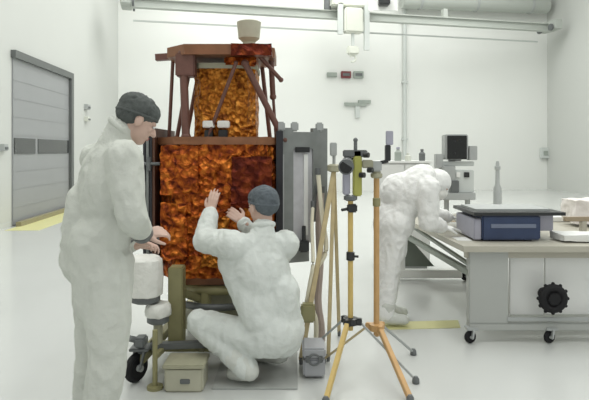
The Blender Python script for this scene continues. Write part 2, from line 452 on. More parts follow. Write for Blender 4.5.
def person(loc, label, J, hf, hu, suitm, skinm, capm, seed, hands, hood=False, k=1.0, gloves=False, lk=1.0):
    """J: joints by name (world). Continuous body; coverall, cap and boots as clothing."""
    root = thing('person', loc, label, 'person')
    up = (J['neck']-J['pelvis']).normalized()
    # --- body
    bm = B()
    fr, g = head(bm, J['head'], hf, hu)
    cap(bm, J['neck']-up*.02, g(0,-.02,-.05), .058, .052)
    shc = (J['shl']+J['shr'])/2
    sx = (J['shr']-J['shl']).normalized()
    sf = up.cross(sx).normalized()
    tf = Matrix((sx, sf, up)).transposed()
    def torso(s):
        ball(bm, J['chest'], (.165*s,.112*s,.20*s), tf)
        cap(bm, J['shl'], J['shr'], .062*s)
        ball(bm, J['chest'].lerp(J['pelvis'], .55), (.145*s,.105*s,.17*s), tf)
        hx = (J['hir']-J['hil']).normalized(); hfw = up.cross(hx).normalized()
        hf_ = Matrix((hx, hfw, hx.cross(hfw))).transposed()
        ball(bm, J['pelvis'], (.165*s,.125*s,.14*s), hf_)
        cap(bm, shc-up*.02, J['neck'], .085*s, .060*s)
    torso(.93)
    for q in 'lr':
        cap(bm, J['sh'+q], J['el'+q], .052, .040); cap(bm, J['el'+q], J['wr'+q], .041, .027)
        cap(bm, J['hi'+q], J['kn'+q], .082, .056); cap(bm, J['kn'+q], J['an'+q], .055, .037)
        cap(bm, J['an'+q], J['to'+q], .036, .030)
        if not gloves: hand(bm, *hands[q])
    body = bake('body', bm, skinm, root, .0055, 2)
    face_parts(root, g, fr)
    # --- coverall
    bm = B()
    torso(1.17*k)
    n0 = J['neck']
    cap(bm, shc, n0+up*.025, .095, .072)
    for q in 'lr':
        cap(bm, J['sh'+q], J['el'+q], .088*k, .070*k)
        e = J['wr'+q]-(J['wr'+q]-J['el'+q]).normalized()*.02
        cap(bm, J['el'+q], e, .072*k, .046*k)
        cap(bm, J['hi'+q], J['kn'+q], .122*k*lk, .090*k*lk)
        e = J['an'+q]-(J['an'+q]-J['kn'+q]).normalized()*.03
        cap(bm, J['kn'+q], e, .091*k*lk, .076*k*lk)
    for extra in J.get('cloth', ()): cap(bm, *extra)
    suit = bake('coverall', bm, suitm, root, .011, 7, wr=.0135, ws=7.5, seed=seed)
    for q in 'lr':                                            # elastic cuff
        d = (J['wr'+q]-J['el'+q]).normalized()
        bm = B(); torus(bm, J['wr'+q]-d*.004, .031, .011, axis=d, n=28, k=10); finish('cuff', bm, suitm, suit)
    bm = B(); torus(bm, n0+up*.045+V((0,0,0)), .062, .020, axis=(g(0,0,0)-n0), n=32, k=10); finish('collar', bm, suitm, suit)
    for q in 'lr':
        d = V((J['to'+q]-J['an'+q])); d.z = 0
        bm = B(); cap(bm, J['an'+q], J['an'+q].lerp(J['to'+q], .4), .060, .054); cap(bm, J['an'+q].lerp(J['to'+q], .2)+V((0,0,-.012)), J['to'+q], .050, .044)
        cap(bm, J['an'+q], J['an'+q].lerp(J['kn'+q], .3), .064, .080)
        bt = bake('boot', bm, M['boot'], root, .009, 3, wr=.004, ws=12, seed=seed)
        off = root_loc(root)
        for v in bt.data.vertices:
            if v.co.z+off.z < .012: v.co.z = .012-off.z
    if gloves:
        for q in 'lr':
            bm = B(); hand(bm, *hands[q]); bake('glove', bm, M['white'], root, .0045, 1)
    # --- head cover
    bm = B()
    if hood:
        ball(bm, g(0,-.014,.020), (.092,.108,.104), fr); ball(bm, g(0,-.035,-.055), (.090,.082,.090), fr)
        cap(bm, g(0,-.04,-.08), n0-up*.03, .085, .10)
        mk = B(); ball(mk, g(0,.066,-.045), (.066,.062,.070), fr); bake('face_mask', mk, M['ivory'], root, .007, 2)
        bake('hood', bm, suitm, root, .008, 4, wr=.005, ws=10, seed=seed+2)
    else:
        ball(bm, g(0,-.022,.050), (.093,.112,.084), fr); ball(bm, g(0,-.058,.012), (.084,.070,.074), fr)
        c_ = bake('hair_cap', bm, capm, root, .007, 4, wr=.008, ws=16, stretch=(1,1,1), seed=seed)
        bm = B()
        n = 48; pts = []
        for i in range(n+1):
            a = 2*math.pi*i/n
            pts.append(g(.088*math.cos(a), -.020+.106*math.sin(a), .020+.022*math.sin(a)))
        path_tube(bm, pts[::3], .009); finish('band', bm, capm, c_)
    return root, g

def lim(pelvis, neck): pass

# --- standing person at the left
Ym = 2.95
J = dict(pelvis=P(103,268,Ym), chest=P(106,186,Ym), neck=P(119,137,Ym), head=P(138.5,120,2.98))
R = V((.62,-.78,0))
sc = P(110,157,Ym); J['shl'] = sc-R*.185+V((0,0,-.01)); J['shr'] = sc+R*.185
hc = P(103,276,Ym); J['hil'] = hc-R*.09; J['hir'] = hc+R*.09
J['elr'] = P(131,216,2.76); J['wrr'] = P(143,234,2.96)
J['ell'] = P(112,225,3.22); J['wrl'] = P(134,246,3.14)
J['knl'] = P(95,358,3.02); J['anl'] = V((-1.12,3.02,.085)); J['tol'] = V((-.96,3.12,.055))
J['knr'] = P(107,360,2.84); J['anr'] = V((-.99,2.82,.085)); J['tor'] = V((-.83,2.92,.055))
J['cloth'] = [(P(86,200,2.98), P(84,262,2.98), .10, .125), (P(96,240,2.9), P(98,300,2.9), .13, .12)]
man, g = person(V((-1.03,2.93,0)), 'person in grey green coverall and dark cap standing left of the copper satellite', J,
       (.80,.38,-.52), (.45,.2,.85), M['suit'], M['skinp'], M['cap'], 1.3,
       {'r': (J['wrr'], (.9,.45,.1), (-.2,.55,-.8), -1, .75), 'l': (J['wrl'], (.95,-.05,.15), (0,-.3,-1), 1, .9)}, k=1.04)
for q in 'rl':
    d = (J['wr'+q]-J['el'+q]).normalized()
    bm = B(); lathe(bm, J['wr'+q]-d*.022, [(.040,-.020),(.058,-.020),(.056,.020),(.036,.020)], axis=d); finish('wrist_strap', bm, M['steelD'], man)

# --- crouching person in front of the satellite
Yk = 3.62
J = dict(pelvis=P(275,330,Yk), chest=P(261,272,Yk), neck=P(264,232,Yk+.02), head=P(262,206,Yk+.06))
R = V((.90,.42,0))
sc = P(260,246,Yk); J['shl'] = sc-R*.185+V((0,0,.02)); J['shr'] = sc+R*.185
hc = P(274,338,Yk); J['hil'] = hc-R*.09; J['hir'] = hc+R*.09
J['ell'] = P(204,241,3.68); J['wrl'] = P(211,212,3.82)
J['elr'] = P(274,262,4.02); J['wrr'] = P(243,222,3.86)
J['knl'] = P(199,322,3.66); J['anl'] = V((-.285,3.55,.10)); J['tol'] = V((-.40,3.64,.05))
J['knr'] = P(262,318,4.06); J['anr'] = V((-.10,3.84,.10)); J['tor'] = V((-.24,3.95,.055))
J['cloth'] = [(P(280,290,3.62), P(284,340,3.64), .12, .11), (P(235,262,3.62), P(262,320,3.58), .11, .12)]
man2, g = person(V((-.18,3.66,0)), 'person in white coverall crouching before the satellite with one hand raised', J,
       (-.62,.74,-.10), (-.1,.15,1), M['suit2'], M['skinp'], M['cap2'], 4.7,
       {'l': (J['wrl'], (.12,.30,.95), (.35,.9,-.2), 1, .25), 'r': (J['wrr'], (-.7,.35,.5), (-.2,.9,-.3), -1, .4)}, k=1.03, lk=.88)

# --- person bending over the table
Yb = 4.86
J = dict(pelvis=P(394,222,Yb), chest=P(411,190,Yb), neck=P(427,182,Yb), head=P(438,184,Yb))
R = V((.10,-.99,0))
sc = P(421,187,Yb); J['shl'] = sc-R*.185; J['shr'] = sc+R*.185
hc = P(392,228,Yb); J['hil'] = hc-R*.09; J['hir'] = hc+R*.09
J['elr'] = P(428,222,4.66); J['wrr'] = P(443,227,4.78)
J['ell'] = P(432,215,5.12); J['wrl'] = P(449,217,5.16)
J['knr'] = P(388,276,4.78); J['anr'] = V((.765,4.76,.085)); J['tor'] = V((.93,4.76,.055))
J['knl'] = P(391,272,4.98); J['anl'] = V((.81,4.99,.085)); J['tol'] = V((.97,5.0,.055))
J['cloth'] = [(P(397,192,Yb), P(422,184,Yb), .155, .14), (P(392,215,Yb), P(392,250,Yb), .14, .13)]
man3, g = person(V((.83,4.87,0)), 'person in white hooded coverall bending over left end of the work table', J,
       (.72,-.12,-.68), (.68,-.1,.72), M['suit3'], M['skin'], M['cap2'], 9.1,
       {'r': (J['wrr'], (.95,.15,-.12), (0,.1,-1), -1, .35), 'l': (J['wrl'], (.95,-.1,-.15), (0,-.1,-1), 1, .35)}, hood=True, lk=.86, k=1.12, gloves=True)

# ------------------------------------------------------------------ satellite
YS = 4.42
cx = -.57
sat = thing('satellite', (cx, YS, .57), 'copper foil wrapped satellite with open truss crown on an olive dolly', 'satellite')
def octo(c, hw, hd, cut):
    x, y = c
    return [(x-hw+cut,y-hd),(x+hw-cut,y-hd),(x+hw,y-hd+cut),(x+hw,y+hd-cut),(x+hw-cut,y+hd),(x-hw+cut,y+hd),(x-hw,y+hd-cut),(x-hw,y-hd+cut)]
def crinkle(bm, cuts, amp, sc):
    bmesh.ops.triangulate(bm, faces=[f for f in bm.faces if len(f.verts) > 4])
    for _ in range(cuts): bmesh.ops.subdivide_edges(bm, edges=bm.edges[:], cuts=1, use_grid_fill=True)
    bm.normal_update()
    for v in bm.verts:
        q = v.co*sc
        v.co += v.normal*amp*(noise.noise(q)+.5*noise.noise(q*2.7))
zb, zt = .575, 1.545
hw, hd = .43, .40
bm = B(); prism(bm, octo((cx, YS), hw, hd, .15), zb, zt); crinkle(bm, 5, .016, 9); finish('main_body', bm, M['foil'], sat)
bm = B(); prism(bm, octo((cx, YS), hw+.015, hd+.015, .15), zt-.005, zt+.05); crinkle(bm, 3, .006, 12); finish('upper_deck', bm, M['ringm'], sat)
bm = B(); prism(bm, octo((cx, YS), hw-.08, hd-.08, .12), zb-.063, zb+.02); finish('lower_deck', bm, M['ringm'], sat, smooth=False)
# blanket flaps and a dark maroon patch on the front face
yf = YS-hd
bm = B(); boxp(bm, (P(232,160,yf).x, yf-.035, 1.09), (P(272,160,yf).x, yf+.01, 1.45)); crinkle(bm, 4, .012, 14); finish('cover_panel', bm, M['maroon'], sat)['label'] = 'dark maroon foil cover on front face'
for x0, x1, z0, z1 in ((-.39,-.12,1.18,1.53), (-.39,-.20,.72,1.12), (-.10,.10,.66,1.02)):
    bm = B(); boxp(bm, (cx+x0, yf-.022, z0), (cx+x1, yf+.01, z1)); crinkle(bm, 4, .014, 16); finish('blanket_flap', bm, M['foil2'] if x0 > -.2 else M['foil'], sat)
# upper tier
ux = (227.5-294.5)/F*YS; uh = .235
bm = B(); prism(bm, octo((ux, YS), uh, uh, .06), zt+.03, 2.12); crinkle(bm, 4, .012, 10); finish('upper_body', bm, M['foil2'], sat)
bm = B(); prism(bm, octo((ux, YS), uh+.01, uh+.01, .06), 2.11, 2.15); finish('tier_lid', bm, M['olivel'], sat, smooth=False)
# front sensor: two white plates above a dark aperture
yu = YS-uh
for a, b in ((203.5, 215), (218, 230)):
    bm = B(); boxp(bm, (P(a,0,yu).x, yu-.05, P(0,128,yu).z), (P(b,0,yu).x, yu+.02, P(0,121,yu).z), .006); finish('sensor_plate', bm, M['ivory'], sat)
for a, b in ((205, 213), (219, 228)):
    bm = B(); boxp(bm, (P(a,0,yu).x, yu-.04, P(0,140,yu).z), (P(b,0,yu).x, yu+.02, P(0,130,yu).z), .006); finish('sensor_aperture', bm, M['blackp'], sat)
# truss crown: ring plate, struts
zr = P(0, 52, 4.22).z
rx = -.554; rr = .405
bm = B(); prism(bm, octo((rx, YS), rr, rr*.9, .16), zr-.045, zr+.03)
crown = finish('crown_ring', bm, M['ringm'], sat, smooth=False)
bm = B(); boxp(bm, (P(228,0,YS).x, YS-.25, P(0,71,YS).z), (P(258,0,YS).x, YS+.1, zr-.04), .01); crinkle(bm, 3, .008, 14); finish('crown_box', bm, M['foil'], sat)
bm = B(); boxp(bm, (P(232,0,4.1).x, YS-rr*.9-.02, zr-.055), (P(272,0,4.1).x, YS-rr*.9+.05, zr+.03)); crinkle(bm, 3, .008, 16); finish('crown_wrap', bm, M['maroon'], sat)['label'] = 'maroon foil wrap on crown ring'
zk = zt+.05
tl = lambda px, z, Y: V(((px-294.5)/F*Y, Y, z))
struts = [(tl(183,zr-.03,4.12), tl(186,zk,4.10), .030), (tl(192,zr-.03,4.2), tl(177,zk,4.3), .016), (tl(173,zr-.02,4.42), tl(169,zk,4.42), .014),
          (tl(245,zr-.1,4.12), tl(284,zk-.02,4.22), .024), (tl(271,zr-.03,4.36), tl(273,zr-.32,4.4), .022), (tl(259,zr-.03,4.2), tl(281,zr-.20,4.3), .016),
          (tl(236,zr-.1,4.10), tl(208,zk,4.16), .014), (tl(200,zr-.03,4.72), tl(186,zk,4.76), .018), (tl(262,zr-.03,4.72), tl(270,zk,4.74), .018), (tl(273,zr-.3,4.4), tl(276,zk,4.42), .012)]
for a, b, r in struts:
    bm = B(); tube(bm, a, b, r); ball(bm, a, r*1.25, None, 2); ball(bm, b, r*1.25, None, 2); finish('strut', bm, M['truss'], sat)
bm = B(); boxp(bm, (tl(177,0,4.15).x, 4.08, zr-.20), (tl(196,0,4.15).x, 4.2, zr-.03), .01); finish('gusset', bm, M['truss'], sat)
bm = B(); bar(bm, tl(156,zr-.01,4.42), tl(176,zr+.0,4.42), .06, .05); finish('outrigger', bm, M['truss'], sat)
# antenna on the crown
ax = P(249, 30, YS+.1)
bm = B(); lathe(bm, V((ax.x, ax.y, zr+.03)), [(.075,0),(.075,.04),(.05,.05),(.05,.10),(.085,.13),(.098,.26),(.080,.27),(.03,.16)], 24); finish('antenna', bm, M['khaki'], sat)
# folded solar array on the left, seen edge-on
def slab(a, b, z0, z1, th):                    # upright slab between two plan points
    a, b = V((a[0], a[1], 0)), V((b[0], b[1], 0)); n = (b-a).normalized(); n = V((n.y, -n.x, 0))*th/2
    bm = B(); prism(bm, [a-n, b-n, b+n, a+n], z0, z1); return bm
xL = cx-hw
for i, (dx, m) in enumerate(((-.026,'umber'), (-.048,'cells'), (-.072,'panel'), (-.095,'cells'))):
    bm = slab((xL+dx, YS-.34+.0*i), (xL+dx, YS+.34), .63, 1.66, .018); finish('solar_panel', bm, M[m], sat, smooth=False)
for z in (.85, 1.4):
    bm = B(); tube(bm, (xL-.105, YS-.345, z), (xL+.02, YS-.345, z), .012); tube(bm, (xL-.06, YS-.345, z-.05), (xL-.06, YS-.345, z+.05), .018)
    finish('array_hinge', bm, M['steelD'], sat)
# black folded panel and grey panel on the right
xR = cx+hw
bm = slab((xR+.03, YS-.30), (xR+.03, YS+.32), .70, 1.64, .05); finish('solar_panel', bm, M['cells'], sat, smooth=False)
a = (P(277,0,4.20).x, 4.20); b = (P(326,0,4.36).x, 4.36)
z0, z1 = P(0,262,4.25).z, P(0,128,4.25).z
d = (V(b)-V(a))
def pt(q): return (a[0]+(b[0]-a[0])*q, a[1]+(b[1]-a[1])*q)
bm = B()
def add_slab(bm, q0, q1, z0, z1, th, off=0.0):
    A, Bq = V((*pt(q0), 0)), V((*pt(q1), 0)); n = (Bq-A).normalized(); n = V((n.y, -n.x, 0))
    prism(bm, [A+n*(off-th/2), Bq+n*(off-th/2), Bq+n*(off+th/2), A+n*(off+th/2)], z0, z1)
add_slab(bm, 0, .30, z0, z1, .05); add_slab(bm, .30, .70, z1-.16, z1-.03, .05); add_slab(bm, .30, .62, z0, z0+.16, .05); add_slab(bm, .70, 1.0, z0+.30, z1, .05)
gp = finish('radiator_frame', bm, M['panel'], sat, smooth=False)
bm = B(); add_slab(bm, .28, .72, z0+.14, z1-.15, .02); finish('radiator_plate', bm, M['panelL'], gp, smooth=False)
bm = B(); add_slab(bm, .34, .62, z1-.185, z1-.145, .012, .03); finish('slot', bm, M['blackp'], gp, smooth=False)
bm = B(); add_slab(bm, .52, .60, z0+.2, z1-.2, .012, .016); finish('rib', bm, M['white'], gp, smooth=False)
bm = B(); add_slab(bm, .02, .10, z0+.1, z1-.2, .02, .03); finish('rib', bm, M['steel'], gp, smooth=False)
for q in (.08, .35, .86):
    bm = B(); p = pt(q); box(bm, (p[0], p[1], z1+.01), (.06,.07,.07), None, .01); finish('bracket', bm, M['steel'], gp)
bm = B(); p = P(304, 246, 4.20); box(bm, p, (.075,.08,.085), None, .01); tube(bm, p, p+V((0,.06,.14)), .015); finish('latch', bm, M['blackp'], gp)
for z in (.95, 1.4):
    bm = B(); tube(bm, (xR+.03, YS-.2, z), V((*pt(.05), z)), .02); finish('array_hinge', bm, M['steelD'], sat)

# ------------------------------------------------------------------ dolly under the satellite
dol = thing('satellite_dolly', (cx, YS, 0), 'olive rolling dolly with ring mount carrying the copper satellite', 'dolly')
bm = B(); lathe(bm, (cx, YS, .17), [(.34,0),(.34,.05),(.24,.08),(.21,.20),(.21,.27),(.33,.29),(.33,.335)], 32); finish('pedestal', bm, M['olivel'], dol)
bm = B(); torus(bm, (cx, YS, .475), .34, .035); finish('mount_ring', bm, M['olive'], dol)
bm = B(); torus(bm, (cx, YS, .36), .37, .026); finish('guard_ring', bm, M['steelD'], dol)
for a in range(6):
    t_ = a*math.pi/3+.3
    bm = B(); p = V((cx+.34*math.cos(t_), YS+.34*math.sin(t_), 0)); box(bm, p+V((0,0,.42)), (.06,.06,.14), Matrix.Rotation(t_, 3, 'Z'), .006); finish('mount_clamp', bm, M['olive'], dol)
beams = [((-1.00,3.62),(-.90,5.05)), ((-.40,3.82),(-.34,5.05)), ((-1.0,3.86),(-.30,3.86)), ((-1.0,4.85),(-.30,4.85)), ((-1.0,4.35),(-.30,4.35))]
for a, b in beams:
    bm = B(); bar(bm, (*a, .15), (*b, .15), .07, .06, .006); finish('frame_beam', bm, M['olive'], dol)
# upright tilt post at the front with jack
px_ = (177-294.5)/F*3.86
bm = B(); boxp(bm, (px_-.05, 3.80, .17), (px_+.05, 3.92, .70), .008); finish('post', bm, M['olive'], dol)
bm = B(); bar(bm, (px_, 3.9, .52), (px_+.12, 4.12, .40), .06, .05, .006); finish('brace', bm, M['olive'], dol)
bm = B(); p0 = P(150, 346, 3.72); p1 = P(206, 344, 3.72); bar(bm, p0, p1, .06, .04, .005); finish('cross_bar', bm, M['steelD'], dol)  # dark bars standing in for the shadow line under the crouching leg
bm = B(); bar(bm, P(206,346,3.74), P(240,353,4.0), .045, .035, .005); finish('cross_bar', bm, M['steelD'], dol)
for q in (152, 200):
    bm = B(); p = P(q, 346, 3.72); bar(bm, p, V((p.x, p.y+.08, .15)), .04, .04); finish('bracket', bm, M['olive'], dol)
for q in (155,):
    bm = B(); p = P(q, 330, 3.52); tube(bm, p, V((p.x, p.y, .02)), .016); tube(bm, V((p.x,p.y,0)), V((p.x,p.y,.02)), .05); bar(bm, V((p.x, p.y, .2)), V((p.x, p.y+.32, .16)), .03, .03); finish('jack_screw', bm, M['olive'], dol)
def caster(root, c, r, w, top, d=(1,0,0), mt='steelD', wheel='black'):
    c = V(c); d = V(d).normalized()
    bm = B()
    for s in (-1, 1): bar(bm, c+d*s*(w/2+.012), c+d*s*(w/2+.012)+V((.25*r,.25*r,r*1.25)), .012, r*.8)
    box(bm, V((c.x+.25*r, c.y+.25*r, c.z+r*1.28)), (w*1.7+.03, w*1.7+.03, .02), None, .004)
    tube(bm, V((c.x+.25*r, c.y+.25*r, c.z+r*1.28)), V((c.x+.25*r, c.y+.25*r, top)), r*.3)
    k = finish('caster', bm, M[mt], root)
    bm = B(); torus(bm, c, r-w*.42, w*.42, axis=d, n=30, k=12); tube(bm, c-d*w*.36, c+d*w*.36, r-w*.3, None, 24)
    wl = finish('wheel', bm, M[wheel], k)
    bm = B(); tube(bm, c-d*(w*.5+.02), c+d*(w*.5+.02), r*.22); finish('axle', bm, M['steel'], wl)
cq = P(138, 365, 3.66)
caster(dol, (cq.x, 3.62, .095), .095, .055, .19, (.85,-.5,0))
caster(dol, (-.40, 5.0, .07), .07, .045, .15); caster(dol, (-.92, 5.0, .07), .07, .045, .15)
bm = B(); p = P(141, 341, 3.6); box(bm, p, (.07,.10,.06), None, .01); tube(bm, p, p+V((-.06,-.04,.03)), .02); bar(bm, p, V((-1.0, 3.66, .15)), .04, .04); finish('brake_lever', bm, M['steelD'], dol)
# khaki block in front of the dolly
lo = P(164, 392, 3.46); hi = P(203, 365, 3.46)
t = thing('support_block', (P(183,392,3.5).x, 3.54, 0), 'khaki metal support block on floor in front of dolly', 'block')
bm = B(); boxp(bm, (lo.x, 3.46, .0), (hi.x, 3.66, hi.z-.02), .012); finish('block_body', bm, M['khaki'], t)
bm = B(); boxp(bm, (lo.x-.01, 3.45, hi.z-.025), (hi.x+.01, 3.67, hi.z), .006); finish('top_plate', bm, M['olivel'], t)
bm = B(); boxp(bm, (P(180,0,3.46).x, 3.452, .055), (P(190,0,3.46).x, 3.47, .085), .004); finish('handle_slot', bm, M['steelD'], t)
# white wrapped canisters on a bracket of the dolly
def canister(c, r, h, label, m2='steelD'):
    t = thing('canister', c, label, 'canister', 'wrapped canisters beside the dolly')
    c = V(c)
    bm = B(); lathe(bm, c+V((0,0,.045)), [(r*.92,.004),(r,.01),(r*1.02,h*.5),(r*.97,h-.02),(r*.8,h)], 28)
    crinkle(bm, 1, .006, 20); finish('wrapping', bm, M['ivory'], t)
    bm = B(); lathe(bm, c, [(r*.62,0),(r*.85,.012),(r*.85,.05),(r*.6,.052)], 28); finish('base_plate', bm, M[m2], t)
c1 = P(146, 302, 3.70); c2 = P(158, 321, 3.72)
canister((c1.x-.01, 3.72, P(0,303,3.7).z), .115, .26, 'large white wrapped canister with dark base left of olive post')
canister((c2.x+.0, 3.72, P(0,324,3.7).z), .085, .09, 'small white wrapped canister with dark base under the large one')
bm = B(); zc = P(0,324,3.7).z; tube(bm, (c2.x, 3.72, .16), (c2.x, 3.72, zc), .03); bar(bm, (c2.x, 3.72, .165), (-.93, 3.88, .165), .04, .04); finish('canister_mount', bm, M['olivel'], dol)

bm = B(); boxp(bm, (-.52,3.50,0), (.02,4.30,.010), .003)  # thin grey sheet added to stand in for shade on the floor
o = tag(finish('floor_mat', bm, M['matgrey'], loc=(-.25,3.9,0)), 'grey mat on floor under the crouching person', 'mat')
# ------------------------------------------------------------------ tripods
def tripod(label, px, Y, hub_y, top_z, feet, wood, r, legm=None, hubm='blackp'):
    x = (px-294.5)/F*Y; zh = CH-(hub_y-HOR)/F*Y
    t = thing('tripod', (x, Y, 0), label, 'tripod', 'tripods before the satellite')
    bm = B(); tube(bm, (x, Y, zh-.06), (x, Y, top_z), r*1.25); finish('column', bm, M[wood], t)
    bm = B(); lathe(bm, (x, Y, zh-.025), [(r*1.6,0),(.05,.004),(.05,.045),(r*1.6,.05)], 20)
    for f in feet:
        d = (V((f[0]-x, f[1]-Y, 0))).normalized(); box(bm, V((x, Y, zh))+d*.05, (.05,.035,.045), Matrix.Rotation(math.atan2(d.y, d.x), 3, 'Z'), .004)
    finish('hub', bm, M[hubm], t)
    for i, f in enumerate(feet):
        d = (V((f[0]-x, f[1]-Y, 0))).normalized()
        a = V((x, Y, zh))+d*.06; b = V((f[0], f[1], .02))
        bm = B(); bar(bm, a, b, r*2.1 if not f[2] else r, r*2.1 if not f[2] else r, .003)
        lg = finish('leg', bm, M[f[3]], t)
        bm = B(); lathe(bm, (f[0], f[1], 0), [(.020,0),(.024,.006),(.022,.03),(.012,.045)], 16); finish('rubber_foot', bm, M['steelD'], lg)
    return t, x, zh
t1, x1, zh1 = tripod('yellow tripod with black hub and camera like instrument on top, at centre', 350.5, 3.70, 321, 1.165,
       [(.185,3.31,0,'ywood'), (.78,3.60,1,'steel'), (.07,4.06,1,'steel')], 'ywood', .014)
Y1 = 3.70
for yy in (256,):
    bm = B(); p = P(350.5, yy, Y1); lathe(bm, p-V((0,0,.03)), [(.02,0),(.028,.005),(.028,.055),(.02,.06)], 18); tube(bm, p, p+V((.05,-.02,0)), .008); finish('clamp_collar', bm, M['blackp'], t1)
bm = B(); p = P(352, 208, Y1); box(bm, p, (.065,.06,.055), None, .008); tube(bm, p, p+V((-.07,-.03,-.01)), .01); finish('clamp_collar', bm, M['blackp'], t1)
# instrument of the first tripod
ti = thing('theodolite', (x1, Y1, 1.165), 'grey and yellow green surveying instrument on the centre tripod', 'instrument')
bm = B(); lathe(bm, (x1, Y1, 1.165), [(.03,0),(.045,.008),(.045,.03),(.03,.035)], 24); finish('base_plate', bm, M['steelD'], ti)
bm = B(); boxp(bm, P(357,196,Y1)+V((-.028,-.03,0)), P(357,150,Y1)+V((.030,.03,0)), .008); finish('body', bm, M['brass'], ti)
bm = B(); boxp(bm, P(343,195,Y1)+V((0,-.02,0)), P(350,163,Y1)+V((0,.05,0)), .008); finish('side_panel', bm, M['lavender'], ti)
bm = B(); a = P(343,166,Y1-.02); b = P(366,158,Y1-.02)
tube(bm, P(346,166,Y1-.12), P(349,160,Y1+.10), .045, .036, 22); tube(bm, P(346,167,Y1-.14), P(346.2,166.7,Y1-.12), .05, .05, 22); finish('telescope', bm, M['steelD'], ti)
bm = B(); tube(bm, P(346,167,Y1-.142), P(346,167,Y1-.139), .04, .04, 22); finish('lens', bm, M['screen'], ti)
bm = B(); boxp(bm, P(343,157,Y1)+V((0,-.03,0)), P(367,150,Y1)+V((0,.03,0)), .006); tube(bm, P(355.5,151,Y1), P(355.5,140,Y1), .012); ball(bm, P(355.5,140,Y1), .016, None, 2); finish('carry_handle', bm, M['steelD'], ti)
for px, py in ((364,155), (368,170), (360,175)):
    bm = B(); c = P(px, py, Y1-.03); tube(bm, c, c+V((.028,-.02,0)), .018); finish('knob', bm, M['blackp'], ti)
bm = B(); boxp(bm, P(362,168,Y1)+V((0,-.02,0)), P(373,160,Y1)+V((0,.03,0)), .006); finish('eyepiece_box', bm, M['olivel'], ti)

t2, x2, zh2 = tripod('amber wooden tripod right of the centre one, with small grey head', 376.5, 3.78, 327, 1.33,
       [(.688,3.33,0,'owood'), (.87,4.10,1,'steel'), (.20,3.95,1,'twood')], 'owood', .0155, hubm='owood')
Y2 = 3.78
bm = B(); lathe(bm, (x2, Y2, 1.31), [(.03,0),(.04,.01),(.04,.03),(.03,.035),(.03,.045)], 20); finish('head', bm, M['olivel'], t2)
bm = B(); lathe(bm, (x2, Y2, P(0,202,Y2).z), [(.019,-.03),(.026,-.025),(.026,.025),(.019,.03)], 18); finish('clamp_collar', bm, M['olive'], t2)
# the camera like head with its dark sight, standing on tripod two
th = thing('camera_head', (x2, Y2, 1.356), 'dark sighting head with upright stick on the amber tripod', 'instrument')
bm = B(); boxp(bm, V((P(368,0,Y2).x,Y2-.04,1.356)), V((P(381,0,Y2).x,Y2+.05,1.425)), .008); finish('body', bm, M['steel'], th)
bm = B(); bar(bm, P(378,163,Y2), P(388,161,Y2), .022, .022); boxp(bm, P(385,161,Y2)+V((0,-.015,0)), P(390.5,145,Y2)+V((0,.02,0)), .004); finish('sight_stick', bm, M['blackp'], th)
bm = B(); boxp(bm, P(386,145,Y2)+V((0,-.012,0)), P(393,131,Y2)+V((0,.02,0)), .004); finish('sight_top', bm, M['lavender'], th)

# pale tan tripod behind, beside the grey radiator
Y3 = 4.20
apx = P(334, 168, Y3)
t3 = thing('tripod', (apx.x, Y3, 0), 'pale tan wooden tripod with spread legs between crouching person and centre tripod', 'tripod', 'tripods before the satellite')
bm = B(); lathe(bm, apx+V((0,0,-.03)), [(.03,0),(.05,.01),(.05,.05),(.03,.06)], 20); finish('head', bm, M['olivel'], t3)
bm = B(); p_ = P(331,150,Y3); tube(bm, apx+V((0,0,.02)), apx+V((0,0,.10)), .012); boxp(bm, apx+V((-.03,-.03,.09)), apx+V((.02,.03,.19)), .006); finish('target', bm, M['steel'], t3)
for f, w in (((.045,3.92),.022), ((.24,3.98),.017), ((.36,4.52),.017)):
    bm = B(); bar(bm, apx+V((0,0,-.02)), V((*f, .03)), w*1.6, w*1.3, .003); lg = finish('leg', bm, M['twood'], t3)
    bm = B(); tube(bm, V((*f, 0)), V((*f, .05)), .012, .016); finish('spike', bm, M['steelD'], lg)
pc = apx.lerp(V((.045,3.92,.03)), .76)
bm = B(); box(bm, pc+V((-.01,-.02,0)), (.10,.08,.13), None, .012); finish('clamp_block', bm, M['olive'], t3)
bm = B(); tube(bm, pc+V((-.05,-.03,.03)), pc+V((-.09,-.03,.03)), .014); finish('clamp_knob', bm, M['steelD'], t3)
# hoses hanging from the radiator side
for i, pts in enumerate(([P(318,172,4.20), P(322,215,4.17), P(326,250,4.12), P(315,272,4.09), P(309,296,4.08), P(316,322,4.09), V((.15,4.13,.02))],
                         [P(321,190,4.27), P(319,225,4.27), P(320,262,4.27), P(318,300,4.27), P(321,325,4.27), V((.21,4.32,.03))],
                         [P(313,205,4.20), P(312,228,4.14), P(313,262,4.03), P(310,282,4.02), P(303,318,4.03), V((-.02,4.06,.025))])):
    bm = B(); path_tube(bm, pts, (.017, .028, .013)[i])
    o = tag(finish('hose', bm, M['hose' if i != 1 else 'mauve'], loc=pts[-1]), ('cream hose looping down beside the grey radiator panel', 'thick mauve brown hose hanging behind the two cream ones', 'thin cream hose hanging in a bend nearest crouching person')[i], 'hose', 'hoses beside the radiator panel')
    bm = B(); tube(bm, pts[0]+V((0,0,-.02)), pts[0]+V((0,0,.03)), (.023,.034,.018)[i]); finish('hose_fitting', bm, M['steelD'], o)

